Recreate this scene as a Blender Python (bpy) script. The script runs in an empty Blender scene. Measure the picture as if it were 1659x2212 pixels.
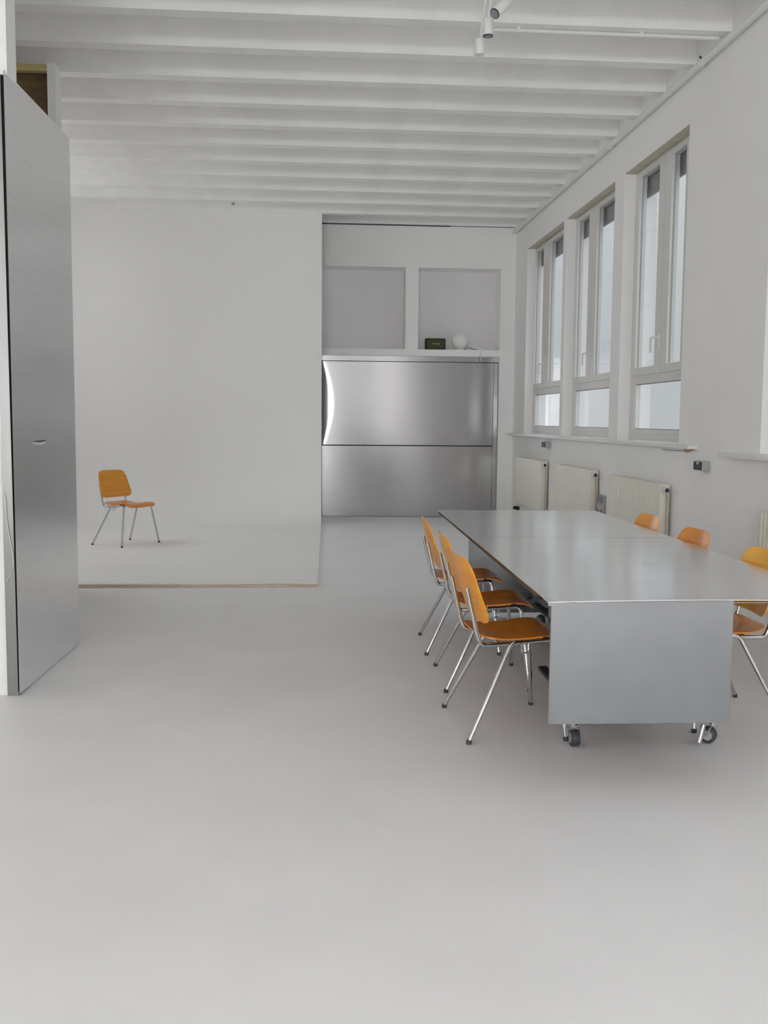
import bpy, bmesh, math, random
from mathutils import Vector, Matrix
random.seed(7)
S = bpy.context.scene
COL = S.collection
PI = math.pi

# ------------------------------------------------------------------ camera
def make_camera():
    f, pitch, yaw, roll = 2160.0, 0.0920, 0.0773, 0.0080
    cy, sy = math.cos(yaw), math.sin(yaw)
    fw = Vector((sy, cy, 0)); rt = Vector((cy, -sy, 0)); up = Vector((0, 0, 1))
    w = fw * math.cos(pitch) - up * math.sin(pitch)
    u2 = up * math.cos(pitch) + fw * math.sin(pitch)
    r = rt * math.cos(roll) + u2 * math.sin(roll)
    u = -rt * math.sin(roll) + u2 * math.cos(roll)
    cd = bpy.data.cameras.new('camera'); cam = bpy.data.objects.new('camera', cd); COL.objects.link(cam)
    M = Matrix((r, u, -w)).transposed().to_4x4(); M.translation = Vector((0, 0, 1.40))
    cam.matrix_world = M
    cd.sensor_fit = 'VERTICAL'; cd.sensor_height = 36.0; cd.lens = f / 2212.0 * 36.0
    cd.clip_start = 0.05; cd.clip_end = 200
    S.camera = cam
make_camera()

# ------------------------------------------------------------------ world, lights, exposure
W = bpy.data.worlds.new('overcast'); S.world = W; W.use_nodes = True
wn = W.node_tree; bg = wn.nodes['Background']
bg.inputs['Color'].default_value = (0.92, 0.955, 1.0, 1)
# overcast sky: brighter towards the zenith
_g = wn.nodes.new('ShaderNodeTexCoord'); _s = wn.nodes.new('ShaderNodeSeparateXYZ')
wn.links.new(_g.outputs['Generated'], _s.inputs[0])
def _math(op, a, b=None):
    n = wn.nodes.new('ShaderNodeMath'); n.operation = op
    wn.links.new(a, n.inputs[0])
    if b is not None: n.inputs[1].default_value = b
    return n.outputs[0]
_z = _math('MAXIMUM', _s.outputs['Z'], 0.0); _z = _math('POWER', _z, 2.0)
_z = _math('MULTIPLY', _z, 0.51 * 3.0); _z = _math('ADD', _z, 0.51)
wn.links.new(_z, bg.inputs['Strength'])

def area(name, loc, target, sx, sy, power, color=(1, 1, 1)):
    ld = bpy.data.lights.new(name, 'AREA'); ld.shape = 'RECTANGLE'; ld.size = sx; ld.size_y = sy
    ld.energy = power; ld.color = color
    o = bpy.data.objects.new(name, ld); COL.objects.link(o); o.location = loc
    d = Vector(target) - Vector(loc)
    o.rotation_euler = d.to_track_quat('-Z', 'Y').to_euler()
    return o
area('rear_fill_light', (-2.45, -13.8, 1.75), (0.0, 13.0, 2.0), 3.8, 1.4, 400, (1.0, 1.0, 1.0))  # unseen fill lamp added behind the camera; the rear wall has no window
area('cove_fill_light', (-4.45, 10.3, 3.1), (2.94, 9.2, 2.3), 4.0, 1.6, 39, (1.0, 1.0, 0.995))  # added fill lamp, out of view left of the cove
fl = bpy.data.lights.new('camera_flash', 'POINT'); fl.energy = 36; fl.shadow_soft_size = 0.02
flo = bpy.data.objects.new('camera_flash', fl); COL.objects.link(flo); flo.location = (0.075, 0.0, 1.43)

S.view_settings.view_transform = 'Standard'; S.view_settings.look = 'None'
S.view_settings.gamma = 1.0; S.view_settings.use_curve_mapping = False
S.view_settings.exposure = 0.22
S.cycles.use_denoising = True
S.cycles.max_bounces = 12; S.cycles.diffuse_bounces = 10
S.cycles.use_adaptive_sampling = True; S.cycles.adaptive_threshold = 0.06; S.cycles.adaptive_min_samples = 16; S.cycles.glossy_bounces = 6
S.cycles.transparent_max_bounces = 16

# ------------------------------------------------------------------ materials
def new_mat(name):
    m = bpy.data.materials.new(name); m.use_nodes = True
    nt = m.node_tree; b = nt.nodes['Principled BSDF']
    return m, nt, b
def N(nt, t, **kw):
    n = nt.nodes.new(t)
    for k, v in kw.items(): n.inputs[k].default_value = v
    return n
def ramp(nt, src, stops):
    r = nt.nodes.new('ShaderNodeValToRGB')
    e = r.color_ramp.elements
    while len(e) < len(stops): e.new(0.5)
    for i, (p, c) in enumerate(stops):
        e[i].position = p; e[i].color = (*c, 1)
    nt.links.new(src, r.inputs['Fac']); return r
def paint(name, col, rough=0.6, spec=0.3, var=0.03, scale=2.5, bump=0.02, bscale=60):
    m, nt, b = new_mat(name)
    tc = N(nt, 'ShaderNodeTexCoord')
    n1 = N(nt, 'ShaderNodeTexNoise', Scale=scale, Detail=5.0); nt.links.new(tc.outputs['Object'], n1.inputs['Vector'])
    lo = tuple(max(0, c * (1 - var)) for c in col); hi = tuple(min(1, c * (1 + var)) for c in col)
    r = ramp(nt, n1.outputs['Fac'], [(0.35, lo), (0.65, hi)])
    nt.links.new(r.outputs['Color'], b.inputs['Base Color'])
    b.inputs['Roughness'].default_value = rough; b.inputs['Specular IOR Level'].default_value = spec
    if bump:
        n2 = N(nt, 'ShaderNodeTexNoise', Scale=bscale, Detail=3.0); nt.links.new(tc.outputs['Object'], n2.inputs['Vector'])
        bp = N(nt, 'ShaderNodeBump', Strength=bump, Distance=0.02); nt.links.new(n2.outputs['Fac'], bp.inputs['Height'])
        nt.links.new(bp.outputs['Normal'], b.inputs['Normal'])
    return m
def sheet_metal(name, col, rough, wav=0.10, stretch=(0.6, 0.6, 1.2), fine=(120, 120, 2), dist=0.02, brushed=False):
    m, nt, b = new_mat(name)
    b.inputs['Metallic'].default_value = 1.0
    tc = N(nt, 'ShaderNodeTexCoord')
    mp = N(nt, 'ShaderNodeMapping'); mp.inputs['Scale'].default_value = stretch
    nt.links.new(tc.outputs['Object'], mp.inputs['Vector'])
    n1 = N(nt, 'ShaderNodeTexNoise', Scale=1.4, Detail=2.0); nt.links.new(mp.outputs['Vector'], n1.inputs['Vector'])
    mp2 = N(nt, 'ShaderNodeMapping'); mp2.inputs['Scale'].default_value = fine
    nt.links.new(tc.outputs['Object'], mp2.inputs['Vector'])
    n2 = N(nt, 'ShaderNodeTexNoise', Scale=1.0, Detail=3.0); nt.links.new(mp2.outputs['Vector'], n2.inputs['Vector'])
    r = ramp(nt, n2.outputs['Fac'], [(0.3, tuple(c * 0.96 for c in col)), (0.7, tuple(min(1, c * 1.03) for c in col))])
    nt.links.new(r.outputs['Color'], b.inputs['Base Color'])
    mr = N(nt, 'ShaderNodeMapRange'); mr.inputs['To Min'].default_value = rough * 0.85; mr.inputs['To Max'].default_value = rough * 1.15
    nt.links.new(n1.outputs['Fac'], mr.inputs['Value']); nt.links.new(mr.outputs['Result'], b.inputs['Roughness'])
    if brushed:      # horizontal brushing smears reflections vertically
        b.inputs['Anisotropic'].default_value = 0.8
        tv = N(nt, 'ShaderNodeCombineXYZ'); tv.inputs[2].default_value = 1.0
        nt.links.new(tv.outputs[0], b.inputs['Tangent'])
    bp = N(nt, 'ShaderNodeBump', Strength=wav, Distance=dist); nt.links.new(n1.outputs['Fac'], bp.inputs['Height'])
    nt.links.new(bp.outputs['Normal'], b.inputs['Normal'])
    return m
def plain(name, col, rough=0.5, metal=0.0, spec=0.4):
    m, nt, b = new_mat(name)
    tc = N(nt, 'ShaderNodeTexCoord'); n = N(nt, 'ShaderNodeTexNoise', Scale=40.0); nt.links.new(tc.outputs['Object'], n.inputs['Vector'])
    r = ramp(nt, n.outputs['Fac'], [(0.3, tuple(c * 0.94 for c in col)), (0.7, tuple(min(1, c * 1.05) for c in col))])
    nt.links.new(r.outputs['Color'], b.inputs['Base Color'])
    b.inputs['Roughness'].default_value = rough; b.inputs['Metallic'].default_value = metal
    b.inputs['Specular IOR Level'].default_value = spec
    return m
def wood(name, c1, c2, scale=(3, 40, 40), rough=0.35):
    m, nt, b = new_mat(name)
    tc = N(nt, 'ShaderNodeTexCoord'); mp = N(nt, 'ShaderNodeMapping'); mp.inputs['Scale'].default_value = scale
    nt.links.new(tc.outputs['Object'], mp.inputs['Vector'])
    n = N(nt, 'ShaderNodeTexNoise', Scale=1.0, Detail=6.0, Distortion=0.8); nt.links.new(mp.outputs['Vector'], n.inputs['Vector'])
    r = ramp(nt, n.outputs['Fac'], [(0.3, c1), (0.7, c2)])
    nt.links.new(r.outputs['Color'], b.inputs['Base Color'])
    b.inputs['Roughness'].default_value = rough; b.inputs['Specular IOR Level'].default_value = 0.45
    return m
def glass_mat():
    m, nt, b = new_mat('window_glass'); nt.nodes.remove(b)
    out = nt.nodes['Material Output']
    t = N(nt, 'ShaderNodeBsdfTransparent'); t.inputs['Color'].default_value = (0.975, 0.985, 0.985, 1)
    g = N(nt, 'ShaderNodeBsdfGlossy'); g.inputs['Roughness'].default_value = 0.02
    lw = N(nt, 'ShaderNodeLayerWeight', Blend=0.5); p = N(nt, 'ShaderNodeMath'); p.operation = 'POWER'; p.inputs[1].default_value = 5.0
    nt.links.new(lw.outputs['Facing'], p.inputs[0])
    fr = N(nt, 'ShaderNodeMapRange'); fr.inputs['To Min'].default_value = 0.03; fr.inputs['To Max'].default_value = 0.3
    nt.links.new(p.outputs[0], fr.inputs['Value']); mx = N(nt, 'ShaderNodeMixShader')
    nt.links.new(fr.outputs[0], mx.inputs['Fac']); nt.links.new(t.outputs[0], mx.inputs[1]); nt.links.new(g.outputs[0], mx.inputs[2])
    nt.links.new(mx.outputs[0], out.inputs['Surface']); return m

M = dict(
    wall=paint('white_wall_paint', (0.91, 0.907, 0.902), 0.7, 0.2, 0.015, 1.2, 0.05, 90),
    grey_wall=paint('grey_wall_paint', (0.42, 0.42, 0.42), 0.7, 0.2, 0.02, 1.2, 0.05, 90),
    ceil=paint('white_ceiling_paint', (0.91, 0.907, 0.895), 0.75, 0.2, 0.03, 3.0, 0.12, 25),
    cove=paint('white_cove_paint', (0.90, 0.897, 0.893), 0.65, 0.2, 0.01, 0.8, 0.02, 70),
    floor=paint('pale_grey_floor_paint', (0.81, 0.806, 0.81), 0.42, 0.35, 0.025, 1.6, 0.015, 30),
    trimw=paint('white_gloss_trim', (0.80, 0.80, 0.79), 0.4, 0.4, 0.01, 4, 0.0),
    frame=paint('white_window_frame', (0.74, 0.735, 0.715), 0.4, 0.4, 0.01, 4, 0.0),
    niche=paint('grey_niche_back', (0.80, 0.79, 0.795), 0.6, 0.3, 0.02, 2, 0.02),
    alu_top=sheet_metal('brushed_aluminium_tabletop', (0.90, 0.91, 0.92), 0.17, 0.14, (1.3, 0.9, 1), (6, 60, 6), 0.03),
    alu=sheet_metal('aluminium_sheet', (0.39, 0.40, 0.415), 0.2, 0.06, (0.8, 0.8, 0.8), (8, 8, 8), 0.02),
    door=sheet_metal('aluminium_door_sheet', (0.90, 0.90, 0.905), 0.22, 0.06, (0.3, 0.3, 1.3), (6, 6, 90), 0.03),
    back_metal=sheet_metal('aluminium_cladding', (0.50, 0.495, 0.505), 0.22, 0.06, (0.5, 0.5, 0.9), (120, 120, 3), 0.02),
    niche_metal=sheet_metal('brushed_cladding', (0.50, 0.495, 0.505), 0.18, 0.010, (0.5, 0.5, 0.9), (3, 3, 60), 0.02, True),
    jamb=sheet_metal('polished_jamb_sheet', (0.36, 0.365, 0.36), 0.14, 0.03, (0.5, 0.5, 0.9), (60, 60, 3), 0.02),
    chrome=plain('chrome', (0.62, 0.62, 0.64), 0.09, 1.0),
    steel=plain('dull_steel', (0.35, 0.36, 0.38), 0.35, 1.0),
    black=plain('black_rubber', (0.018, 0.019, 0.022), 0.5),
    dark=plain('dark_grey_steel', (0.06, 0.065, 0.075), 0.45),
    grey=plain('grey_plastic', (0.42, 0.42, 0.43), 0.45),
    dgrey=plain('mid_grey_plastic', (0.22, 0.22, 0.235), 0.45),
    chair_wood=wood('orange_beech_ply', (0.86, 0.31, 0.018), (0.94, 0.44, 0.045), (10, 3, 60), 0.32),
    chair_wood2=wood('deep_orange_beech_ply', (0.76, 0.24, 0.012), (0.86, 0.33, 0.025), (10, 3, 60), 0.32),
    chair_wood3=wood('yellow_orange_beech_ply', (0.88, 0.38, 0.022), (0.95, 0.52, 0.05), (10, 3, 60), 0.32),
    seat_wood=wood('reddish_shaded_ply', (0.62, 0.185, 0.013), (0.78, 0.28, 0.026), (10, 3, 60), 0.26),  # reddish seat tone, deepened to stand in for shade under the tables
    board=wood('raw_board', (0.07, 0.045, 0.025), (0.16, 0.10, 0.05), (30, 3, 30), 0.7),
    lip=wood('raw_wood_lip', (0.62, 0.48, 0.36), (0.78, 0.66, 0.54), (3, 30, 90), 0.7),
    ochre=wood('ochre_lintel', (0.50, 0.42, 0.17), (0.62, 0.53, 0.26), (5, 40, 40), 0.6),
    lining=wood('bare_head_lining', (0.50, 0.46, 0.35), (0.66, 0.62, 0.52), (4, 30, 30), 0.8),
    brown=wood('dark_brown_board', (0.15, 0.105, 0.05), (0.25, 0.16, 0.08), (4, 20, 20), 0.8),
    cream=paint('cream_radiator_enamel', (0.78, 0.77, 0.68), 0.35, 0.4, 0.01, 3, 0.0),
    copper=plain('copper_ring', (0.45, 0.30, 0.18), 0.35, 1.0),
    red=plain('dull_red_pipe', (0.55, 0.42, 0.38), 0.5),
    plaster=plain('broken_orange_plaster', (0.62, 0.34, 0.18), 0.85),
    green=plain('dark_green_vinyl', (0.020, 0.034, 0.018), 0.6),
    cloth=wood('olive_speaker_cloth', (0.045, 0.055, 0.022), (0.10, 0.10, 0.045), (160, 160, 160), 0.8),
    gold=plain('pale_gold_lettering', (0.62, 0.50, 0.30), 0.4),
    globe=plain('opal_glass', (0.88, 0.87, 0.86), 0.45),
    cable=plain('dark_cable', (0.12, 0.12, 0.12), 0.5),
    blind=plain('grey_outdoor_blind', (0.33, 0.33, 0.345), 0.7),
    lens=plain('lamp_lens', (0.30, 0.31, 0.33), 0.15),
    glass=glass_mat(),
)

# ------------------------------------------------------------------ mesh helpers
class MB:
    def __init__(s): s.v = []; s.f = []
    def box(s, x0, x1, y0, y1, z0, z1):
        a = len(s.v)
        s.v += [(x, y, z) for z in (z0, z1) for y in (y0, y1) for x in (x0, x1)]
        s.f += [tuple(a + i for i in q) for q in ((0, 2, 3, 1), (4, 5, 7, 6), (0, 1, 5, 4), (2, 6, 7, 3), (0, 4, 6, 2), (1, 3, 7, 5))]
        return s
    def prism(s, pts, axis, a0, a1):
        """closed polygon pts (2-D) extruded along an axis"""
        n = len(pts); a = len(s.v)
        for t in (a0, a1):
            for p, q in pts:
                s.v.append({'x': (t, p, q), 'y': (p, t, q), 'z': (p, q, t)}[axis])
        s.f.append(tuple(a + i for i in range(n))[::-1]); s.f.append(tuple(a + n + i for i in range(n)))
        for i in range(n):
            j = (i + 1) % n; s.f.append((a + i, a + j, a + n + j, a + n + i))
        return s
    def tube(s, pts, r, seg=10, caps=True):
        P = [Vector(p) for p in pts]; R = r if isinstance(r, (list, tuple)) else [r] * len(P)
        T = []
        for i in range(len(P)):
            d = P[min(i + 1, len(P) - 1)] - P[max(i - 1, 0)]; T.append(d.normalized())
        n = T[0].orthogonal().normalized(); a = len(s.v)
        for i, p in enumerate(P):
            n = (n - T[i] * n.dot(T[i])).normalized(); b = T[i].cross(n)
            for k in range(seg):
                t = 2 * PI * k / seg; s.v.append(tuple(p + (n * math.cos(t) + b * math.sin(t)) * R[i]))
        for i in range(len(P) - 1):
            for k in range(seg):
                j = (k + 1) % seg
                s.f.append((a + i * seg + k, a + i * seg + j, a + (i + 1) * seg + j, a + (i + 1) * seg + k))
        if caps:
            s.f.append(tuple(a + k for k in range(seg))[::-1]); e = a + (len(P) - 1) * seg
            s.f.append(tuple(e + k for k in range(seg)))
        return s
    def shell(s, outline, surf, th, rings=8):
        """thin shell: outline = list of (a,b); surf(a,b)->(point, normal)"""
        n = len(outline); a = len(s.v)
        ca = sum(p for p, q in outline) / n; cb = sum(q for p, q in outline) / n
        for side in (1, -1):
            p, nn = surf(ca, cb); s.v.append(tuple(p + nn * th * 0.5 * side))
            for i in range(1, rings + 1):
                t = i / rings; shr = th * 0.5
                if i == rings: shr *= 0.55
                for q in outline:
                    p, nn = surf(ca + (q[0] - ca) * t, cb + (q[1] - cb) * t); s.v.append(tuple(p + nn * shr * side))
        off = 1 + rings * n
        for sd in (0, 1):
            o = a + sd * off
            for k in range(n):
                j = (k + 1) % n
                f = (o, o + 1 + k, o + 1 + j); s.f.append(f if sd == 0 else f[::-1])
                for i in range(rings - 1):
                    f = (o + 1 + i * n + k, o + 1 + (i + 1) * n + k, o + 1 + (i + 1) * n + j, o + 1 + i * n + j)
                    s.f.append(f if sd == 0 else f[::-1])
        e0 = a + 1 + (rings - 1) * n; e1 = e0 + off
        for k in range(n):
            j = (k + 1) % n; s.f.append((e0 + k, e1 + k, e1 + j, e0 + j))
        return s
    def build(s, name, mat, parent=None, smooth=False, bevel=0.0, loc=None):
        me = bpy.data.meshes.new(name); me.from_pydata([tuple(v) for v in s.v], [], s.f)
        bm = bmesh.new(); bm.from_mesh(me); bmesh.ops.recalc_face_normals(bm, faces=bm.faces)
        if bevel:
            bmesh.ops.bevel(bm, geom=list(bm.edges), offset=bevel, segments=2, affect='EDGES', profile=0.5)
        bm.to_mesh(me); bm.free()
        me.materials.append(mat)
        o = bpy.data.objects.new(name, me); COL.objects.link(o)
        if smooth:
            me.polygons.foreach_set('use_smooth', [True] * len(me.polygons))
            try: me.set_sharp_from_angle(angle=math.radians(50))
            except Exception: pass
        if parent: o.parent = parent
        if loc: o.location = loc
        return o
def fillet(pts, r, n=6):
    P = [Vector(p) for p in pts]; out = [P[0]]
    R = r if isinstance(r, (list, tuple)) else [r] * (len(P) - 2)
    for i in range(1, len(P) - 1):
        d0 = (P[i - 1] - P[i]); d1 = (P[i + 1] - P[i]); l = min(R[i - 1], d0.length * 0.49, d1.length * 0.49)
        A = P[i] + d0.normalized() * l; B = P[i] + d1.normalized() * l
        for k in range(n + 1):
            t = k / n; out.append(A * (1 - t) ** 2 + P[i] * 2 * t * (1 - t) + B * t * t)
    out.append(P[-1]); return out
def round_poly(pts, rads, n=6):
    out = []; m = len(pts)
    for i in range(m):
        p = Vector(pts[i]); a = Vector(pts[i - 1]); b = Vector(pts[(i + 1) % m])
        d0 = a - p; d1 = b - p; l = min(rads[i], d0.length * .49, d1.length * .49)
        A = p + d0.normalized() * l; B = p + d1.normalized() * l
        for k in range(n + 1):
            t = k / n; q = A * (1 - t) ** 2 + p * 2 * t * (1 - t) + B * t * t; out.append((q.x, q.y))
    return out
def resample(poly, step):
    out = []
    for i in range(len(poly)):
        a = Vector(poly[i]); b = Vector(poly[(i + 1) % len(poly)]); k = max(1, int((b - a).length / step))
        for j in range(k): q = a.lerp(b, j / k); out.append((q.x, q.y))
    return out
def tag(o, label=None, cat=None, group=None, kind=None):
    if label: o['label'] = label
    if cat: o['category'] = cat
    if group: o['group'] = group
    if kind: o['kind'] = kind
    return o
def empty(name, loc=(0, 0, 0), rz=0.0):
    o = bpy.data.objects.new(name, None); COL.objects.link(o); o.location = loc; o.rotation_euler = (0, 0, rz)
    o.empty_display_size = 0.1; return o
def copy_tree(o, parent=None, mats=None):
    c = o.copy(); COL.objects.link(c)
    if parent: c.parent = parent
    for ch in list(o.children): copy_tree(ch, c)
    return c

# ------------------------------------------------------------------ room shell
XR = 2.94        # right wall plane
ZC = 4.10        # underside of ceiling ribs
YB = -14.0
tag(MB().box(-4.6, 3.3, YB, 14.9, -0.12, 0.0).build('floor', M['floor']), 'pale grey painted studio floor', None, None, 'structure')
ceil = tag(MB().box(-4.6, 3.3, YB, 14.9, ZC + 0.19, ZC + 0.36).build('ceiling', M['ceil']), 'white ribbed concrete ceiling', None, None, 'structure')
rb = MB().box(-4.55, XR, -0.062, 0.062, 0.0, 0.195).build('rib', M['ceil'], ceil, loc=(0, 0.6, ZC))
for k in range(1, 21):
    c = rb.copy(); COL.objects.link(c); c.parent = ceil; c.location = (0, 0.6 + 0.647 * k, ZC)
# right wall: pieces round the window openings joined into one shell
ZS, ZH = 1.20, 3.69
OPEN = [(11.55, 13.45), (9.62, 11.42), (7.745, 9.33), (4.45, 6.31), (2.4, 4.2), (-0.6, 1.3)]
rw = MB()
rw.box(XR, 3.25, YB, 14.9, 0, ZS); rw.box(XR, 3.25, YB, 14.9, ZH, ZC + 0.19)
ys = [14.9]
for a, b in OPEN: ys += [b, a]
ys.append(YB)
for i in range(0, len(ys), 2): rw.box(XR, 3.25, ys[i + 1], ys[i], ZS, ZH)
wr = tag(rw.build('wall_right', M['wall']), 'white window wall with deep reveals', None, None, 'structure')
pb = MB().prism([(7.62, 1.175), (7.60, 1.19), (7.50, 1.196), (7.43, 1.206), (7.41, 1.19), (7.48, 1.18), (7.55, 1.165)], 'x', XR - 0.012, XR + 0.01)
tag(pb.build('plaster_chip', M['plaster'], wr), 'orange patch of broken plaster at the end of the sill')
MB().prism([(8.1, 1.168), (7.62, 1.172), (7.62, 1.178), (8.1, 1.173)], 'x', XR - 0.004, XR + 0.01).build('plaster_crack', M['dgrey'], wr)
tag(MB().box(-4.6, 3.3, YB - 0.12, YB, 0, ZC + 0.19).build('wall_rear', M['grey_wall']), 'grey wall behind the camera', None, None, 'structure')
wl = MB().box(-4.72, -4.6, YB, 14.9, 0, ZC + 0.19)
tag(wl.build('wall_left', M['wall']), 'white left outer wall', None, None, 'structure')
# stub wall that carries the metal door
st = MB().box(-4.6, -1.502, 5.08, 5.24, 0, 3.03).box(-4.6, -1.432, 5.08, 5.24, 3.03, ZC + 0.19)
tag(st.build('wall_stub', M['wall']), 'white wall end at the left edge beside the metal door', None, None, 'structure')

# niche wall (far end, right)
YN = 14.2
nw = MB()
nw.box(-4.6, 3.3, 14.78, 14.9, 0, ZC + 0.19)
nw.box(0.0, XR + 0.05, YN, 14.8, 3.53, ZC + 0.19)
nw.box(-4.6, 0.203, YN, 14.8, 0, ZC + 0.19)
nw.box(1.381, 1.562, YN, 14.8, 2.395, 3.53)
nw.box(2.730, XR + 0.05, YN, 14.8, 0, 3.53)
nw.box(0.203, 2.730, YN, 14.8, 2.30, 2.395)
tag(nw.build('wall_far', M['wall']), 'white far wall with two square niches', None, None, 'structure')
tag(MB().box(0.19, 2.0, 14.192, 14.21, ZC - 0.004, ZC + 0.012).box(2.0, XR - 0.02, 14.196, 14.21, ZC + 0.002, ZC + 0.010).build('trim_1', M['dark']), 'thin dark gap under the ceiling above the niches', None, None, 'structure')
nb = MB().box(0.203, 1.381, 14.56, 14.60, 2.395, 3.53).box(1.562, 2.73, 14.56, 14.60, 2.395, 3.53)
tag(nb.build('trim_2', M['niche']), 'grey back boards of the two niches', None, None, 'structure')

# metal cladding below the niches
def cladding():
    t = empty('metal_cladding', (1.45, YN + 0.05, 0.001))
    tag(t, 'grey aluminium sheet cladding under the two wall niches', 'cladding')
    o = Vector((1.45, YN + 0.05, 0))
    def sheet(x0, x1, z0, z1, bow, name, lean):
        b = MB(); nx, nz = 90, 30
        for y in (0, 1):
            for j in range(nz + 1):
                for i in range(nx + 1):
                    u, v = (i / nx) ** 2.6, j / nz
                    x = x0 + (x1 - x0) * u; z = z0 + (z1 - z0) * v
                    dy = bow * 0.011 * math.log(1 + math.exp(max(-30, min(30, (x0 + 0.145 * math.sin(PI * min(1, v * 0.97 + 0.02)) - x) / 0.011)))) if bow else 0.0
                    b.v.append((x - o.x, (0.040 if y else dy) - lean * v, z))
        w = nx + 1; L = w * (nz + 1)
        for j in range(nz):
            for i in range(nx):
                p = j * w + i; b.f.append((p, p + 1, p + w + 1, p + w)); b.f.append((L + p, L + p + w, L + p + w + 1, L + p + 1))
        bd = [i for i in range(nx)] + [j * w + nx for j in range(nz)] + [nz * w + i for i in range(nx, 0, -1)] + [j * w for j in range(nz, 0, -1)]
        for k in range(len(bd)):
            p, q = bd[k], bd[(k + 1) % len(bd)]; b.f.append((p, L + p, L + q, q))
        return b.build(name, M['niche_metal'], t, smooth=True)
    sheet(0.212, 2.655, 1.042, 2.215, 0.088, 'sheet', 0.012)
    sheet(0.212, 2.655, 0.022, 1.026, 0.0, 'sheet', 0.012)
    MB().box(2.662 - o.x, 2.725 - o.x, 0.004, 0.016, 0.022, 2.215).build('side_sheet', M['back_metal'], t)
    MB().box(0.205 - o.x, 2.728 - o.x, 0.045, 0.065, 0.0, 2.29).build('backing_board', M['dark'], t)
    MB().box(0.207 - o.x, 2.728 - o.x, -0.012, 0.016, 0.0, 0.018).build('base_strip', M['chrome'], t)
    MB().box(0.207 - o.x, 2.728 - o.x, -0.03, 0.018, 2.224, 2.296).build('head_strip', M['niche_metal'], t)
cladding()

# cyclorama: raised platform sweeping up into a wall
def cyclorama():
    b = MB(); YW, R, Z0 = 13.5, 0.75, 0.03
    prof = [(8.335, Z0), (10.0, Z0), (YW - R, Z0)]
    for k in range(1, 13):
        t = PI / 2 * k / 12; prof.append((YW - R + R * math.sin(t), Z0 + R - R * math.cos(t)))
    prof.append((YW, ZC + 0.02))
    n = len(prof)
    def xr(y): return 0.089 + (0.195 - 0.089) * (y - 8.335) / (13.5 - 8.335)
    for x in (-4.55, None):
        for y, z in prof: b.v.append((x if x is not None else xr(y), y, z))
    back = [(YW + 0.05, ZC + 0.02), (YW + 0.05, 0.0), (8.335, 0.0)]
    idx0 = list(range(n)); idx1 = list(range(n, 2 * n))
    m = len(b.v)
    for x in (-4.55, None):
        for y, z in back: b.v.append((x if x is not None else xr(y), y, z))
    L0 = idx0 + [m, m + 1, m + 2]; L1 = idx1 + [m + 3, m + 4, m + 5]
    b.f.append(tuple(L0)); b.f.append(tuple(L1[::-1]))
    for i in range(len(L0)):
        j = (i + 1) % len(L0); b.f.append((L0[i], L1[i], L1[j], L0[j]))
    w = tag(b.build('wall_back', M['cove'], None, smooth=True), 'white infinity cove, a platform sweeping up into the wall', None, None, 'structure')
    lip = MB().box(-4.55, 0.088, 8.322, 8.334, 0.003, 0.014).box(-4.55, 0.088, 8.322, 8.334, 0.018, 0.027)
    tag(lip.build('wood_edge', M['lip'], w), 'raw wooden front edge of the platform')
cyclorama()
hk = MB().tube([(-0.927, 12.96, ZC + 0.0), (-0.927, 12.955, ZC - 0.03)], 0.02, 10)
tag(hk.build('ceiling_hook', M['grey'], smooth=True), 'small dark hook under the far ceiling above the white cove', 'hook')

# high storage cupboard behind the metal door
def cupboard():
    t = empty('storage_cupboard', (-2.6, 8.1, 0)); tag(t, 'tall white cupboard with open dark brown top behind the metal door', 'cupboard')
    def bx(n, m, *c): return MB().box(c[0] + 2.6, c[1] + 2.6, c[2] - 8.1, c[3] - 8.1, c[4], c[5]).build(n, m, t)
    bx('post', M['wall'], -1.985, -1.926, 8.10, 8.28, 0, ZC - 0.002)
    bx('post', M['wall'], -3.35, -3.25, 8.10, 8.30, 0, ZC - 0.002)
    bx('lintel', M['ochre'], -3.25, -1.985, 8.10, 8.16, 4.035, 4.085)
    bx('front_panel', M['wall'], -3.25, -1.985, 8.12, 8.20, 0, 2.4)
    bx('back_panel', M['brown'], -3.25, -1.985, 8.24, 8.27, 2.4, 4.085)
    bx('shelf', M['brown'], -3.25, -1.985, 8.20, 8.24, 2.4, 2.43)
    bx('top_panel', M['brown'], -3.25, -1.985, 8.16, 8.24, 4.05, 4.085)
cupboard()

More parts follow.
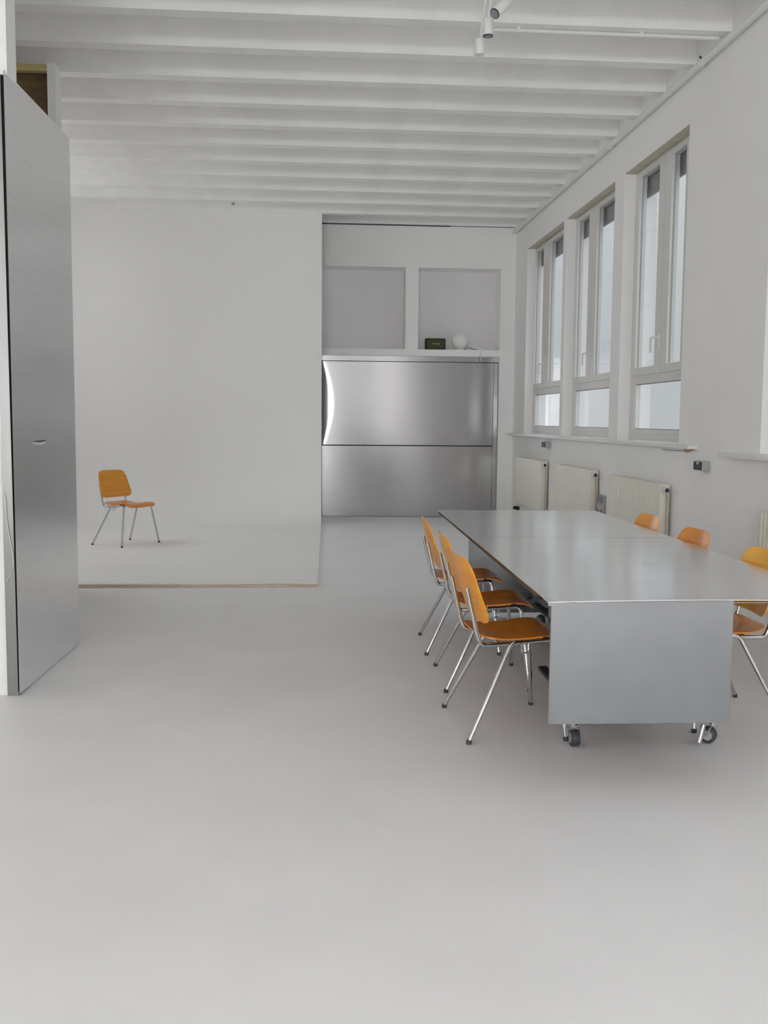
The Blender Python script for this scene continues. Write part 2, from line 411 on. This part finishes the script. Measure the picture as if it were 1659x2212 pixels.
# metal clad door, left
def metal_door():
    d = tag(MB().prism([(-1.438, 5.045), (-1.404, 6.225), (-1.418, 6.226), (-1.446, 5.06)], 'z', 0.012, 3.045).build('door_1', M['door'], bevel=0.002), 'tall aluminium clad sliding door at the left', None, None, 'structure')
    def c(b, n, m, lab=None, **k):
        o = b.build(n, m, d, **k)
        if lab: o['label'] = lab
    c(MB().prism([(-1.502, 0), (-1.4495, 0), (-1.458, 3.02), (-1.502, 3.02)], 'y', 5.06, 5.08), 'jamb_sheet', M['jamb'])
    c(MB().box(-1.50, -1.449, 5.085, 5.14, 0, 3.03), 'gap_shade', M['black'])  # black strip that paints in the shade of the gap beside the door
    # bent sheet flap low on the jamb, its bright highlight painted white
    c(MB().tube(fillet([(-1.497, 5.058, 1.04), (-1.484, 5.055, 1.0), (-1.482, 5.054, 0.88), (-1.455, 5.054, 0.72), (-1.452, 5.054, 0.66), (-1.49, 5.056, 0.58)], 0.06, 4), 0.0015, 6), 'crease_highlight', M['trimw'], smooth=True)
    # recessed finger pull; a white bar paints in its highlight
    h = MB(); n = 20
    c(MB().tube([(-1.4235, 5.49 + 0.10 * math.cos(PI * k / n), 1.268 - 0.012 * math.sin(PI * k / n)) for k in range(n + 1)], 0.0045, 8), 'pull_highlight', M['trimw'], 'thin finger pull with its highlight painted white', smooth=True)
    c(MB().prism([(-1.4275, 5.38), (-1.4212, 5.60), (-1.43, 5.60), (-1.435, 5.38)], 'z', 1.268, 1.275), 'pull_slot', M['dark'])
metal_door()

# ------------------------------------------------------------------ windows
def window(n, a, b, gl, gr, full=True):
    """opening a..b in Y; gl/gr glass ranges of the two casements"""
    x0, x1 = 3.05, 3.11
    f = MB()
    f.box(x0, x1, b - 0.09, b, ZS + 0.03, ZH); f.box(x0, x1, a, a + 0.09, ZS + 0.03, ZH)
    f.box(x0, x1, a + 0.09, b - 0.09, ZH - 0.035, ZH); f.box(x0, x1, a + 0.09, b - 0.09, ZS + 0.03, 1.30)
    f.box(x0, x1, a + 0.09, b - 0.09, 1.76, 1.835)
    w = tag(f.build('window_%d' % n, M['frame']), 'white framed window, %s' % ['farthest', 'second from the far end', 'nearest whole one', 'at the right edge', 'beside the camera', 'behind the camera'][n - 1], None, None, 'structure')
    m0, m1 = gr[1], gl[0]       # middle stiles between
    mid = (m0 + m1) / 2
    for (s0, s1, g) in ((mid + 0.004, b - 0.088, gl), (a + 0.088, mid - 0.004, gr)):
        s = MB(); xs0, xs1 = x0 - 0.016, x1 - 0.01
        s.box(xs0, xs1, s0, g[0], 1.825, ZH - 0.03); s.box(xs0, xs1, g[1], s1, 1.825, ZH - 0.03)
        s.box(xs0, xs1, g[0], g[1], 1.825, 1.893); s.box(xs0, xs1, g[0], g[1], 3.625, ZH - 0.03)
        so = s.build('sash', M['frame'], w)
        MB().box(x0 + 0.018, x0 + 0.024, g[0] - 0.005, g[1] + 0.005, 1.89, 3.63).build('pane', M['glass'], so)
        ga = MB()   # rubber glazing bead
        for (p, q, r_, t_) in ((g[0], g[0] + 0.008, 1.893, 3.625), (g[1] - 0.008, g[1], 1.893, 3.625), (g[0], g[1], 3.617, 3.625)):
            ga.box(x0 + 0.008, x0 + 0.018, p, q, r_, t_)
        ga.build('glazing_seal', M['grey'], so)
    lo = MB(); l0, l1 = a + 0.155, b - 0.155
    lo.box(x0 - 0.01, x1 - 0.01, l1, b - 0.09, 1.295, 1.765); lo.box(x0 - 0.01, x1 - 0.01, a + 0.09, l0, 1.295, 1.765)
    lo.box(x0 - 0.01, x1 - 0.01, l0, l1, 1.745, 1.765); lo.box(x0 - 0.01, x1 - 0.01, l0, l1, 1.295, 1.333)
    lw = lo.build('lower_sash', M['frame'], w)
    MB().box(x0 + 0.018, x0 + 0.024, l0 - 0.005, l1 + 0.005, 1.33, 1.75).build('pane', M['glass'], lw)
    g2 = MB().box(x0 + 0.008, x0 + 0.018, l0, l1, 1.738, 1.745).box(x0 + 0.008, x0 + 0.018, l0, l1, 1.333, 1.339)
    g2.build('glazing_seal', M['dgrey'], lw)
    MB().box(x0 + 0.004, x0 + 0.02, l1 - 0.012, l1 - 0.004, 1.34, 1.74).build('glazing_bead', M['trimw'], lw)
    hy = mid + 0.035
    h = MB().box(x0 - 0.028, x0 - 0.014, hy - 0.016, hy + 0.016, 2.02, 2.16)
    h.tube(fillet([(x0 - 0.02, hy, 2.13), (x0 - 0.07, hy, 2.13), (x0 - 0.075, hy + 0.045, 2.125), (x0 - 0.075, hy + 0.05, 2.00)], 0.03, 5), 0.009, 8)
    h.build('handle', M['trimw'], w, smooth=True)
    MB().box(3.135, 3.15, a - 0.0, b + 0.0, 3.46, ZH).build('outdoor_blind', M['blind'], w)
    MB().box(XR + 0.002, x0, a, b, ZH - 0.004, ZH + 0.002).build('head_lining', M['lining'] if n in (1, 2, 3) else M['wall'], w)
window(1, 11.55, 13.45, (12.91, 13.355), (11.70, 12.55))
window(2, 9.62, 11.42, (10.815, 11.265), (9.77, 10.52))
window(3, 7.745, 9.33, (8.65, 9.165), (8.035, 8.355))
window(4, 4.45, 6.31, (5.55, 6.16), (4.6, 5.25))
window(5, 2.4, 4.2, (3.45, 4.05), (2.55, 3.15))
window(6, -0.6, 1.3, (0.5, 1.15), (-0.45, 0.2))
def sill(y0, y1, z, label, n):
    b = MB().box(2.862, 3.06, y0, y1, z - 0.03, z)
    tag(b.build('trim_%d' % n, M['trimw'], bevel=0.004), label, None, None, 'structure')
sill(7.36, 14.19, 1.226, 'long white window sill under three windows', 3)
sill(-1.0, 6.80, 1.19, 'white window sill at the right edge', 4)

# ------------------------------------------------------------------ ceiling pipe, conduit, spotlights
pp = MB().tube([(2.895, -2.0, 4.03), (2.895, 14.18, 4.035)], 0.026, 12)
pipe = tag(empty('corner_pipe', (2.895, 8, 4.03)), 'white pipe running along the corner of ceiling and window wall', 'pipe')
pp.v = [(x - 2.895, y - 8, z - 4.03) for x, y, z in pp.v]
pp.build('pipe', M['trimw'], pipe, smooth=True)
for y in (5.4, 7.44, 9.7, 11.9, 13.9):
    MB().tube([(0, y - 8 - 0.012, 0.003), (0, y - 8 + 0.012, 0.003)], 0.030, 12).box(0.0, 0.042, y - 8 - 0.01, y - 8 + 0.01, -0.01, 0.012).build('pipe_clip', M['trimw'], pipe, smooth=True)
MB().tube([(0.030, -0.56, -0.01), (0.0, -0.57, 0.03), (-0.02, -0.57, 0.05)], 0.008, 8).build('pipe_hook', M['dark'], pipe, smooth=True)
cn = empty('ceiling_conduit', (1.9, 7.09, ZC)); tag(cn, 'thin white conduit running along the nearest ceiling rib', 'conduit')
MB().tube([(-0.72, 0, -0.017), (0.98, 0, -0.017)], 0.0135, 10).build('conduit', M['trimw'], cn, smooth=True)
for x in (-0.45, 0.42): MB().box(x - 0.012, x + 0.012, -0.018, 0.018, -0.034, 0.0).build('conduit_clip', M['trimw'], cn)

def spot(loc, direction, label, r=0.033, L=0.13, stem_to=None, rim=True, up=False):
    t = empty('track_spotlight', loc); tag(t, label, 'spotlight', 'white cylinder spotlights on the ceiling')
    d = Vector(direction).normalized()
    p1 = d * L
    MB().tube([-d * 0.004, Vector((0, 0, 0)), p1 * 0.99, p1], [r * 0.8, r, r, r * 0.98], 20).build('lamp_body', M['trimw'], t, smooth=True)
    if rim:
        MB().tube([p1 - d * 0.001, p1 + d * 0.006], [r * 0.99, r * 0.96], 20).build('rim', M['dark'], t, smooth=True)
        MB().tube([p1 + d * 0.006, p1 + d * 0.0075], [r * 0.82, r * 0.82], 20).build('lens', M['lens'], t, smooth=True)
    if stem_to is not None:
        e = Vector(stem_to) - Vector(loc)
        MB().tube([d * L * 0.3, e], 0.008, 8).build('stem', M['trimw'], t, smooth=True)
    return t
rail = empty('spotlight_rail', (1.1, 5.8, ZC)); tag(rail, 'white ceiling rail carrying the spotlights', 'rail')
MB().box(-0.02, 0.02, -1.0, 0.72, -0.03, 0.0).build('rail', M['trimw'], rail)
spot((1.068, 6.10, 3.765), (0, 0, -1), 'white cylinder spotlight pointing straight down with a dark rim', 0.031, 0.092, (1.10, 6.10, ZC - 0.03))
spot((1.145, 5.92, 3.80), (-0.55, -0.35, -0.62), 'white cylinder spotlight tilted towards the room with its lens showing', 0.031, 0.13, (1.10, 5.92, ZC - 0.03))
spot((1.052, 6.30, 3.722), (0, 0, -1), 'white cylinder spotlight without a dark rim, lowest of the cluster', 0.031, 0.09, (1.10, 6.30, ZC - 0.03), rim=False)
spot((1.180, 5.90, 3.915), (0.15, -0.2, -0.6), 'white cylinder spotlight cut off by the top edge of the photo', 0.031, 0.085, (1.10, 5.80, ZC - 0.03))

# ------------------------------------------------------------------ radiators and wall boxes
def radiator(y0, y1, zt, label, ribs=False, counter=False):
    cyy = (y0 + y1) / 2; z0 = 0.30
    t = empty('radiator', (2.88, cyy, z0)); tag(t, label, 'radiator', 'cream panel radiators under the windows')
    h = zt - z0; hw = (y1 - y0) / 2
    pm = MB()
    # front plate with fine vertical grooves
    n = max(8, int((y1 - y0) / (0.036 if not ribs else 0.05))); st = 2 * hw / n
    zz = (0.0, h - 0.012)
    pts = [(0.02, -hw)]
    for k in range(n):
        a = -hw + k * st; d = 0.003 if not ribs else 0.012
        pts += [(-0.037, a + st * 0.12), (-0.037, a + st * 0.72), (-0.037 + d, a + st * 0.80), (-0.037 + d, a + st * 0.98)]
    pts += [(0.02, hw)]
    pm.prism(pts, 'z', zz[0], zz[1]).build('front_plate', M['cream'], t)
    MB().box(0.03, 0.042, -hw + 0.02, hw - 0.02, 0.02, h - 0.03).build('rear_plate', M['cream'], t)
    g = MB(); g.box(-0.036, -0.030, -hw, hw, h - 0.012, h); g.box(0.038, 0.043, -hw, hw, h - 0.012, h)
    k = -hw
    while k < hw - 0.012:
        g.box(-0.031, 0.039, k, k + 0.006, h - 0.010, h - 0.002); k += 0.022
    g.build('top_grille', M['cream'], t)
    for s in (-1, 1):
        MB().box(-0.034, 0.042, s * hw - 0.004, s * hw + 0.004, 0.0, h - 0.004).build('side_cover', M['cream'], t)
    v = MB().tube([(-0.01, -hw + 0.03, h - 0.045), (-0.01, -hw - 0.035, h - 0.045)], 0.012, 10).build('valve', M['copper'], t, smooth=True)
    MB().tube([(-0.01, -hw - 0.025, h - 0.045), (-0.01, -hw - 0.035, h - 0.045), (-0.01, -hw - 0.04, h - 0.045), (-0.01, -hw - 0.095, h - 0.045)], [0.020, 0.022, 0.026, 0.024], 16).build('thermostat_head', M['trimw'], v, smooth=True)
    MB().tube([(-0.01, -hw - 0.094, h - 0.045), (-0.01, -hw - 0.099, h - 0.045)], 0.019, 16).build('thermostat_cap', M['dark'], v, smooth=True)
    MB().tube(fillet([(0.015, -hw - 0.02, h - 0.045), (0.02, -hw - 0.02, h - 0.12), (0.02, -hw - 0.02, -0.29)], 0.02, 4), 0.008, 8).build('supply_pipe', M['red'], t, smooth=True)
    for s in (-0.7, 0.7):
        MB().box(0.04, 0.057, s * hw - 0.02, s * hw + 0.02, 0.05, h - 0.05).build('wall_bracket', M['grey'], t)
    if counter: MB().box(-0.052, -0.037, 0.31, 0.35, h - 0.22, h - 0.09).build('heat_counter', M['trimw'], t, bevel=0.003)
radiator(12.0, 13.5, 0.912, 'cream panel radiator at the far end of the window wall')
radiator(9.87, 11.32, 0.910, 'cream panel radiator, middle one between two others under the sill')
radiator(7.87, 9.31, 0.900, 'cream panel radiator with a white heat counter on its front', counter=True)
radiator(4.60, 6.09, 0.848, 'cream ribbed radiator at the right edge of the photo', ribs=True)

def wall_box(yc, zc, w, h, d, label, name, cat, mark=False):
    t = empty(name, (XR, yc, zc)); tag(t, label, cat)
    MB().box(-d, 0, -w / 2, w / 2, -h / 2, h / 2).build('housing', M['grey'], t, bevel=0.004)
    MB().box(-d - 0.006, -d + 0.002, -w / 2 + 0.008, w / 2 - 0.008, -h / 2 + 0.006, h / 2 - 0.006).build('socket_plate', M['black'], t, bevel=0.002)
    if mark:
        MB().prism([(-0.03, 0.012), (-0.022, 0.030), (-0.008, 0.014), (0.006, 0.030), (0.018, 0.012), (0.006, 0.020), (-0.008, 0.006), (-0.02, 0.020)], 'x', -d - 0.0075, -d - 0.005).build('mark', M['trimw'], t)
    return t
wall_box(7.19, 1.080, 0.16, 0.070, 0.06, 'black and grey wall socket box under the broken end of the sill', 'socket_box', 'socket', True)
wall_box(12.0, 1.114, 0.20, 0.070, 0.07, 'small black and grey socket box high on the wall above the far radiator', 'socket_box', 'socket')
t = empty('power_outlet', (XR - 0.001, 9.725, 0.575)); tag(t, 'grey socket panel on the wall between two radiators', 'socket')
MB().box(-0.03, 0, -0.10, 0.10, -0.22, 0.095).build('housing', M['grey'], t, bevel=0.004)
MB().box(-0.034, -0.028, -0.085, 0.085, 0.02, 0.082).build('socket_plate', M['dgrey'], t)
MB().box(-0.034, -0.028, -0.085, 0.085, -0.10, 0.0).build('cover_plate', M['grey'], t)
for s in (-0.05, 0.05): MB().tube([(-0.028, s, -0.065), (-0.036, s, -0.065)], 0.018, 12).build('socket', M['dark'], t, smooth=True)
t = empty('pipe_valve', (2.90, 13.72, 0.19)); tag(t, 'small black valve low beside the farthest radiator', 'valve')
MB().box(0.0, 0.04, -0.09, 0.09, -0.022, 0.022).tube([(-0.03, 0.0, 0), (0.0, 0.0, 0)], 0.02, 10).build('valve_body', M['black'], t)

# ------------------------------------------------------------------ tables
TA = math.radians(-1.25)
T0 = Vector((0.882, 3.564, 0.0))
def tpos(u, v):
    c, s = math.cos(TA), math.sin(TA)
    return Vector((T0.x + u * c - v * s, T0.y + u * s + v * c, 0))
ZT, TW = 0.740, 1.170
def caster(t, u, v, rot, pin=False):
    c = MB()
    c.box(u - 0.016, u + 0.016, v - 0.016, v + 0.016, 0.087, 0.0915)
    c.tube([(u, v, 0.078), (u, v, 0.1046)], 0.012, 10)
    ax = Vector((math.cos(rot), math.sin(rot), 0)); tr = Vector((-ax.y, ax.x, 0)) * 0.018
    o = Vector((u, v, 0)) + tr
    for s in (-1, 1):
        p = o + ax * 0.0235 * s
        q = Vector((u, v, 0)) + ax * 0.0235 * s
        c.tube([(q.x, q.y, 0.079), (p.x, p.y, 0.037)], [0.004, 0.004], 6)
    co = c.build('caster', M['chrome'], t, smooth=True)
    a = o - ax * 0.019 + Vector((0, 0, 0.037)); b = o + ax * 0.019 + Vector((0, 0, 0.037))
    MB().tube([a, a + ax * 0.005, b - ax * 0.005, b], [0.031, 0.036, 0.036, 0.031], 22).build('wheel', M['dark'], co, smooth=True)
    MB().tube([a - ax * 0.001, b + ax * 0.001], [0.022, 0.022], 16).build('hub', M['grey'], co, smooth=True)
    if pin:
        MB().tube([(u - 0.065, v - 0.02, 0.012), (u - 0.045, v - 0.012, 0.088)], 0.012, 10).build('brake_pin', M['chrome'], co, smooth=True)
def table(v0, L, label, near):
    t = empty('conference_table', tpos(0, v0), TA); tag(t, label, 'table', 'aluminium clad tables pushed end to end')
    # top: board core and folded sheet
    bd = MB().box(0.004, TW - 0.03, 0.25 if near else 0.01, L - 0.01, ZT - 0.022, ZT - 0.003)
    bd.build('top_board', M['board'], t)
    # the sheet with a slightly lifted, bowed near edge
    s = MB(); nx, ny = 24, 30
    def zt(u, v):
        z = ZT
        if near: z += 0.006 * math.sin(PI * min(1, u / TW)) * math.exp(-v * 6) - 0.002 * math.exp(-u * 12) * math.exp(-v * 9)
        return z
    for k in (0, 1):
        for j in range(ny + 1):
            for i in range(nx + 1):
                u, v = TW * i / nx, L * j / ny; s.v.append((u, v, zt(u, v) - 0.003 * k + 0.0005))
    w = nx + 1; Q = w * (ny + 1)
    for j in range(ny):
        for i in range(nx):
            p = j * w + i; s.f.append((p, p + 1, p + w + 1, p + w)); s.f.append((Q + p, Q + p + w, Q + p + w + 1, Q + p + 1))
    bdr = [i for i in range(nx)] + [j * w + nx for j in range(ny)] + [ny * w + i for i in range(nx, 0, -1)] + [j * w for j in range(ny, 0, -1)]
    for k in range(len(bdr)):
        p, q = bdr[k], bdr[(k + 1) % len(bdr)]; s.f.append((p, Q + p, Q + q, q))
    s.build('top_sheet', M['alu_top'], t, smooth=True)
    if near:
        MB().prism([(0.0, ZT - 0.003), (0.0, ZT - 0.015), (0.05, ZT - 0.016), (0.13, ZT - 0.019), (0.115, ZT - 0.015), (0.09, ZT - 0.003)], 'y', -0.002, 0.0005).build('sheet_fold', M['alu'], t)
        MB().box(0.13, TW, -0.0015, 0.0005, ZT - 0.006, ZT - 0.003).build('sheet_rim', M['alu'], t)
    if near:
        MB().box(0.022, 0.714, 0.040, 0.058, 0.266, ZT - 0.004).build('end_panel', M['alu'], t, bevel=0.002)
        us = (0.315, 0.66); va, vb, ve = 0.60, 1.08, 1.50
        feet = ((0.260, va, math.pi, False), (0.875, va, 0.9, True), (0.40, vb, 0.3, False), (0.74, vb, 1.2, False))
    else:
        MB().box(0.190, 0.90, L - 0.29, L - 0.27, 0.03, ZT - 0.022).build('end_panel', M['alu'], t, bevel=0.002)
        us = (0.66, 0.76); va, vb, ve = 0.35, 1.10, 1.30
        feet = ((0.66, va, 0.0, False), (0.76, va, 0.9, False), (0.66, vb, 0.3, False), (0.76, vb, 1.2, False))
    vm = 0.77
    for u in us:
        MB().box(u - 0.022, u + 0.022, va - 0.05, ve, 0.106, 0.124).build('base_rail', M['black'], t)
        MB().box(u - 0.025, u + 0.025, vm - 0.03, vm + 0.03, 0.124, ZT - 0.05).build('post', M['steel'], t)
        MB().box(u - 0.025, u + 0.025, 0.06 if near else 0.05, L - 0.06 if near else L - 0.30, ZT - 0.052, ZT - 0.022).build('top_rail', M['steel'], t)
    for v in (va, vb):
        uu = [f[0] for f in feet if f[1] == v]
        MB().box(min(uu + [us[0]]) - 0.014, max(uu + [us[1]]) + 0.014, v - 0.026, v + 0.026, 0.1045, 0.122).build('base_crossbar', M['dark'], t)
    for u, v, r_, pin in feet: caster(t, u, v, r_, pin)
    return t
table(0.0, 2.005, 'near aluminium clad table with flat metal end panel on casters', True)
table(2.012, 1.705, 'far aluminium clad table pushed against the end of the near one', False)

# ------------------------------------------------------------------ chairs
def make_chair(wood_mat, seat_mat):
    t = empty('plywood_chair', (0, 0, 0))
    # backrest: rounded trapezoid, gently curved round the sitter
    ol = resample(round_poly([(-0.226, 0.03), (0.226, 0.03), (0.196, 0.335), (-0.196, 0.335)], [0.075, 0.075, 0.085, 0.085], 8), 0.02)
    ct, stl = math.cos(math.radians(17.5)), math.sin(math.radians(17.5))
    def bs(a, b):
        k = 0.62; b0 = b - 0.18
        p = Vector((0.083 - b * stl + k * a * a + 0.10 * b0 * b0, a, 0.478 + b * ct))
        n = Vector((ct, -2 * k * a, stl)).normalized(); return p, n
    MB().shell(ol, bs, 0.013, 9).build('backrest', wood_mat, t, smooth=True)
    # seat: dished plywood with a rolled front edge
    os_ = resample(round_poly([(0.055, -0.185), (0.475, -0.215), (0.475, 0.215), (0.055, 0.185)], [0.09, 0.07, 0.07, 0.09], 8), 0.022)
    def sf(x):
        P = [(0.04, 0.468), (0.08, 0.452), (0.13, 0.441), (0.20, 0.437), (0.28, 0.441), (0.36, 0.451), (0.42, 0.449), (0.455, 0.435), (0.48, 0.410)]
        for i in range(len(P) - 1):
            if x <= P[i + 1][0]:
                u = (x - P[i][0]) / (P[i + 1][0] - P[i][0]); return P[i][1] + (P[i + 1][1] - P[i][1]) * u
        return P[-1][1]
    def sfs(x): return sum(sf(x + d) for d in (-0.02, -0.01, 0, 0.01, 0.02)) / 5
    def ss(x, y):
        z = sfs(x) + 0.14 * y * y - 0.005
        dz = (sfs(x + 0.004) - sfs(x - 0.004)) / 0.008
        return Vector((x, y, z)), Vector((-dz, -0.28 * y, 1)).normalized()
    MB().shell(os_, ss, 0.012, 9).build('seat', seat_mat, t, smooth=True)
    r = 0.0105
    for s in (-1, 1):
        y = 0.172 * s
        up = fillet([(0.008, y * 0.98, 0.662), (0.056, y, 0.455), (0.075, y, 0.410), (0.26, y * 1.02, 0.417)], [0.10, 0.05], 7)
        b = MB().tube(up, r, 10); b.tube([Vector(up[0]) - Vector((-0.001, 0, 0.004)), Vector(up[0]) + Vector((-0.001, 0, 0.006))], [r, r * 0.6], 10)
        b.build('back_upright', M['chrome'], t, smooth=True)
        yt = 0.196 * s; yf = 0.28 * s
        MB().tube([(0.25, yt, 0.425), (0.34, yt, 0.431)], r, 10).build('side_rail', M['chrome'], t, smooth=True)
        rear = fillet([(0.255, yt, 0.4255), (0.205, yt, 0.421), (0.0, yf, 0.006)], 0.035, 7)
        front = fillet([(0.335, yt, 0.4305), (0.395, yt, 0.434), (0.437, yf, 0.006)], 0.05, 8)
        for L in (rear, front):
            lo = MB().tube(L, r, 10).build('leg', M['chrome'], t, smooth=True)
            e = Vector(L[-1]); d = (Vector(L[-1]) - Vector(L[-2])).normalized()
            MB().tube([e - d * 0.012, e - d * 0.002, (e.x, e.y, 0.0)], [0.0125, 0.0125, 0.0115], 10).build('foot_cap', M['dark'], lo, smooth=True)
        # coupling hook and black seat pad
        hk = [(0.262 + 0.016 * math.cos(PI * k / 8), yt + 0.016 * s, 0.400 - 0.020 * math.sin(PI * k / 8)) for k in range(9)]
        hk = [(0.278, yt + 0.016 * s, 0.425)] + hk + [(0.246, yt + 0.016 * s, 0.425)]
        MB().tube(hk, 0.0035, 6).build('coupling_hook', M['chrome'], t, smooth=True)
        MB().box(0.345, 0.405, yt - 0.012, yt + 0.012, 0.440, 0.452).build('seat_pad', M['black'], t, bevel=0.003)
    MB().tube([(0.16, -0.172, 0.412), (0.16, 0.172, 0.412)], 0.008, 8).build('cross_tube', M['chrome'], t, smooth=True)
    MB().tube([(0.335, -0.196, 0.428), (0.335, 0.196, 0.428)], 0.009, 8).build('cross_tube', M['chrome'], t, smooth=True)
    MB().tube([(0.24, -0.196, 0.420), (0.24, 0.196, 0.420)], 0.009, 8).build('cross_tube', M['chrome'], t, smooth=True)
    return t
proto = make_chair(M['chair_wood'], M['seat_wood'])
CG = 'orange plywood chairs with chrome legs'
# rear-feet midpoint, heading, label, wood
CH = [
    (0.685, 4.470, 0, 3.2, 'chair_wood', 'orange plywood chair at the left table edge, nearest the camera and seen whole'),
    (0.724, 5.294, 0, -1.8, 'chair_wood', 'orange plywood chair in the middle of the left row, between two others'),
    (0.725, 6.120, 0, -2.6, 'chair_wood', 'orange plywood chair at the far end of the left row by the table'),
    (2.187, 4.578, 0, 180.0, 'chair_wood3', 'yellow orange plywood chair at the right table edge, cut off by the photo'),
    (2.200, 5.460, 0, 181.5, 'chair_wood2', 'deep orange plywood chair in the middle of the right row behind the table'),
    (2.228, 6.320, 0, 181.0, 'chair_wood', 'orange plywood chair at the far end of the right row, in front of a radiator'),
    (-2.147, 11.152, 0.03, -35.0, 'chair_wood', 'lone orange plywood chair standing on the white infinity cove platform'),
]
for i, (x, y, z, a, wm, lab) in enumerate(CH):
    o = proto if i == 0 else copy_tree(proto)
    o.location = (x, y, z); o.rotation_euler = (0, 0, math.radians(a))
    tag(o, lab, 'chair', CG)
    if wm != 'chair_wood':
        for ch in o.children:
            if ch.name.startswith('backrest'):
                ch.data = ch.data.copy(); ch.data.materials[0] = M[wm]

# ------------------------------------------------------------------ things in the right niche
def speaker():
    t = empty('radio_speaker', (1.829, 14.36, 2.395), math.radians(4)); tag(t, 'dark green vintage style speaker standing in the right niche', 'speaker')
    MB().box(-0.142, 0.142, -0.045, 0.075, 0.004, 0.166).build('cabinet', M['green'], t, bevel=0.008)
    MB().box(-0.128, 0.132, -0.049, -0.043, 0.018, 0.152).build('front_cloth', M['cloth'], t, bevel=0.001)
    fr = MB().box(-0.131, 0.135, -0.051, -0.047, 0.015, 0.019).box(-0.131, 0.135, -0.051, -0.047, 0.151, 0.155)
    fr.box(-0.131, -0.127, -0.051, -0.047, 0.019, 0.151).box(0.131, 0.135, -0.051, -0.047, 0.019, 0.151)
    fr.build('front_piping', M['green'], t)
    for sx in (-0.11, 0.11): MB().box(sx - 0.012, sx + 0.012, -0.03, 0.06, 0.0, 0.005).build('foot', M['black'], t)
    # script lettering
    cu = bpy.data.curves.new('lettering', 'FONT'); cu.body = 'Marshall'; cu.size = 0.033; cu.extrude = 0.001; cu.shear = 0.25
    cu.align_x = 'CENTER'; cu.align_y = 'CENTER'
    tmp = bpy.data.objects.new('lettering', cu); COL.objects.link(tmp)
    dg = bpy.context.evaluated_depsgraph_get(); me = bpy.data.meshes.new_from_object(tmp.evaluated_get(dg))
    bpy.data.objects.remove(tmp); me.name = 'lettering'; me.materials.clear(); me.materials.append(M['gold'])
    o = bpy.data.objects.new('lettering', me); COL.objects.link(o); o.parent = t
    o.rotation_euler = (PI / 2, 0, 0); o.location = (0.002, -0.0505, 0.088)
    o['label'] = 'pale gold script lettering'
speaker()
def globe():
    t = empty('globe_lamp', (2.19, 14.37, 2.395)); tag(t, 'white opal glass globe lamp standing beside the green speaker', 'lamp')
    P = [(0, 0, 0.02 + 0.122 - 0.122 * math.cos(PI * k / 22)) for k in range(23)]
    R = [max(0.002, 0.122 * math.sin(PI * k / 22)) for k in range(23)]
    MB().tube(P, R, 32).build('globe', M['globe'], t, smooth=True)
    MB().tube([(0, 0, 0), (0, 0, 0.018), (0, 0, 0.024)], [0.06, 0.06, 0.052], 24).build('base', M['trimw'], t, smooth=True)
    MB().tube(fillet([(0.055, -0.02, 0.012), (0.11, -0.03, 0.05), (0.19, -0.1, 0.01), (0.235, -0.12, 0.006)], 0.04, 6), 0.004, 6).build('cord', M['cable'], t, smooth=True)
globe()
t = empty('power_adapter', (2.455, 14.235, 2.395)); tag(t, 'white plug adapter with its cord hanging over the niche shelf edge', 'adapter')
MB().box(-0.04, 0.04, -0.025, 0.03, 0, 0.022).build('adapter_body', M['trimw'], t, bevel=0.004)
MB().tube(fillet([(0.0, -0.02, 0.012), (0.0, -0.045, 0.014), (0.0, -0.048, -0.16)], 0.02, 5), 0.006, 8).build('cord', M['trimw'], t, smooth=True)
t = empty('loose_cord', (2.62, 14.30, 2.395)); tag(t, 'thin white cord lying at the right end of the niche shelf', 'cord')
MB().tube(fillet([(-0.09, -0.05, 0.006), (-0.02, 0.0, 0.03), (0.04, 0.0, 0.02), (0.09, 0.06, 0.045), (0.10, 0.10, 0.006)], 0.05, 6), 0.005, 6).build('cord', M['trimw'], t, smooth=True)
bpy.context.view_layer.update()
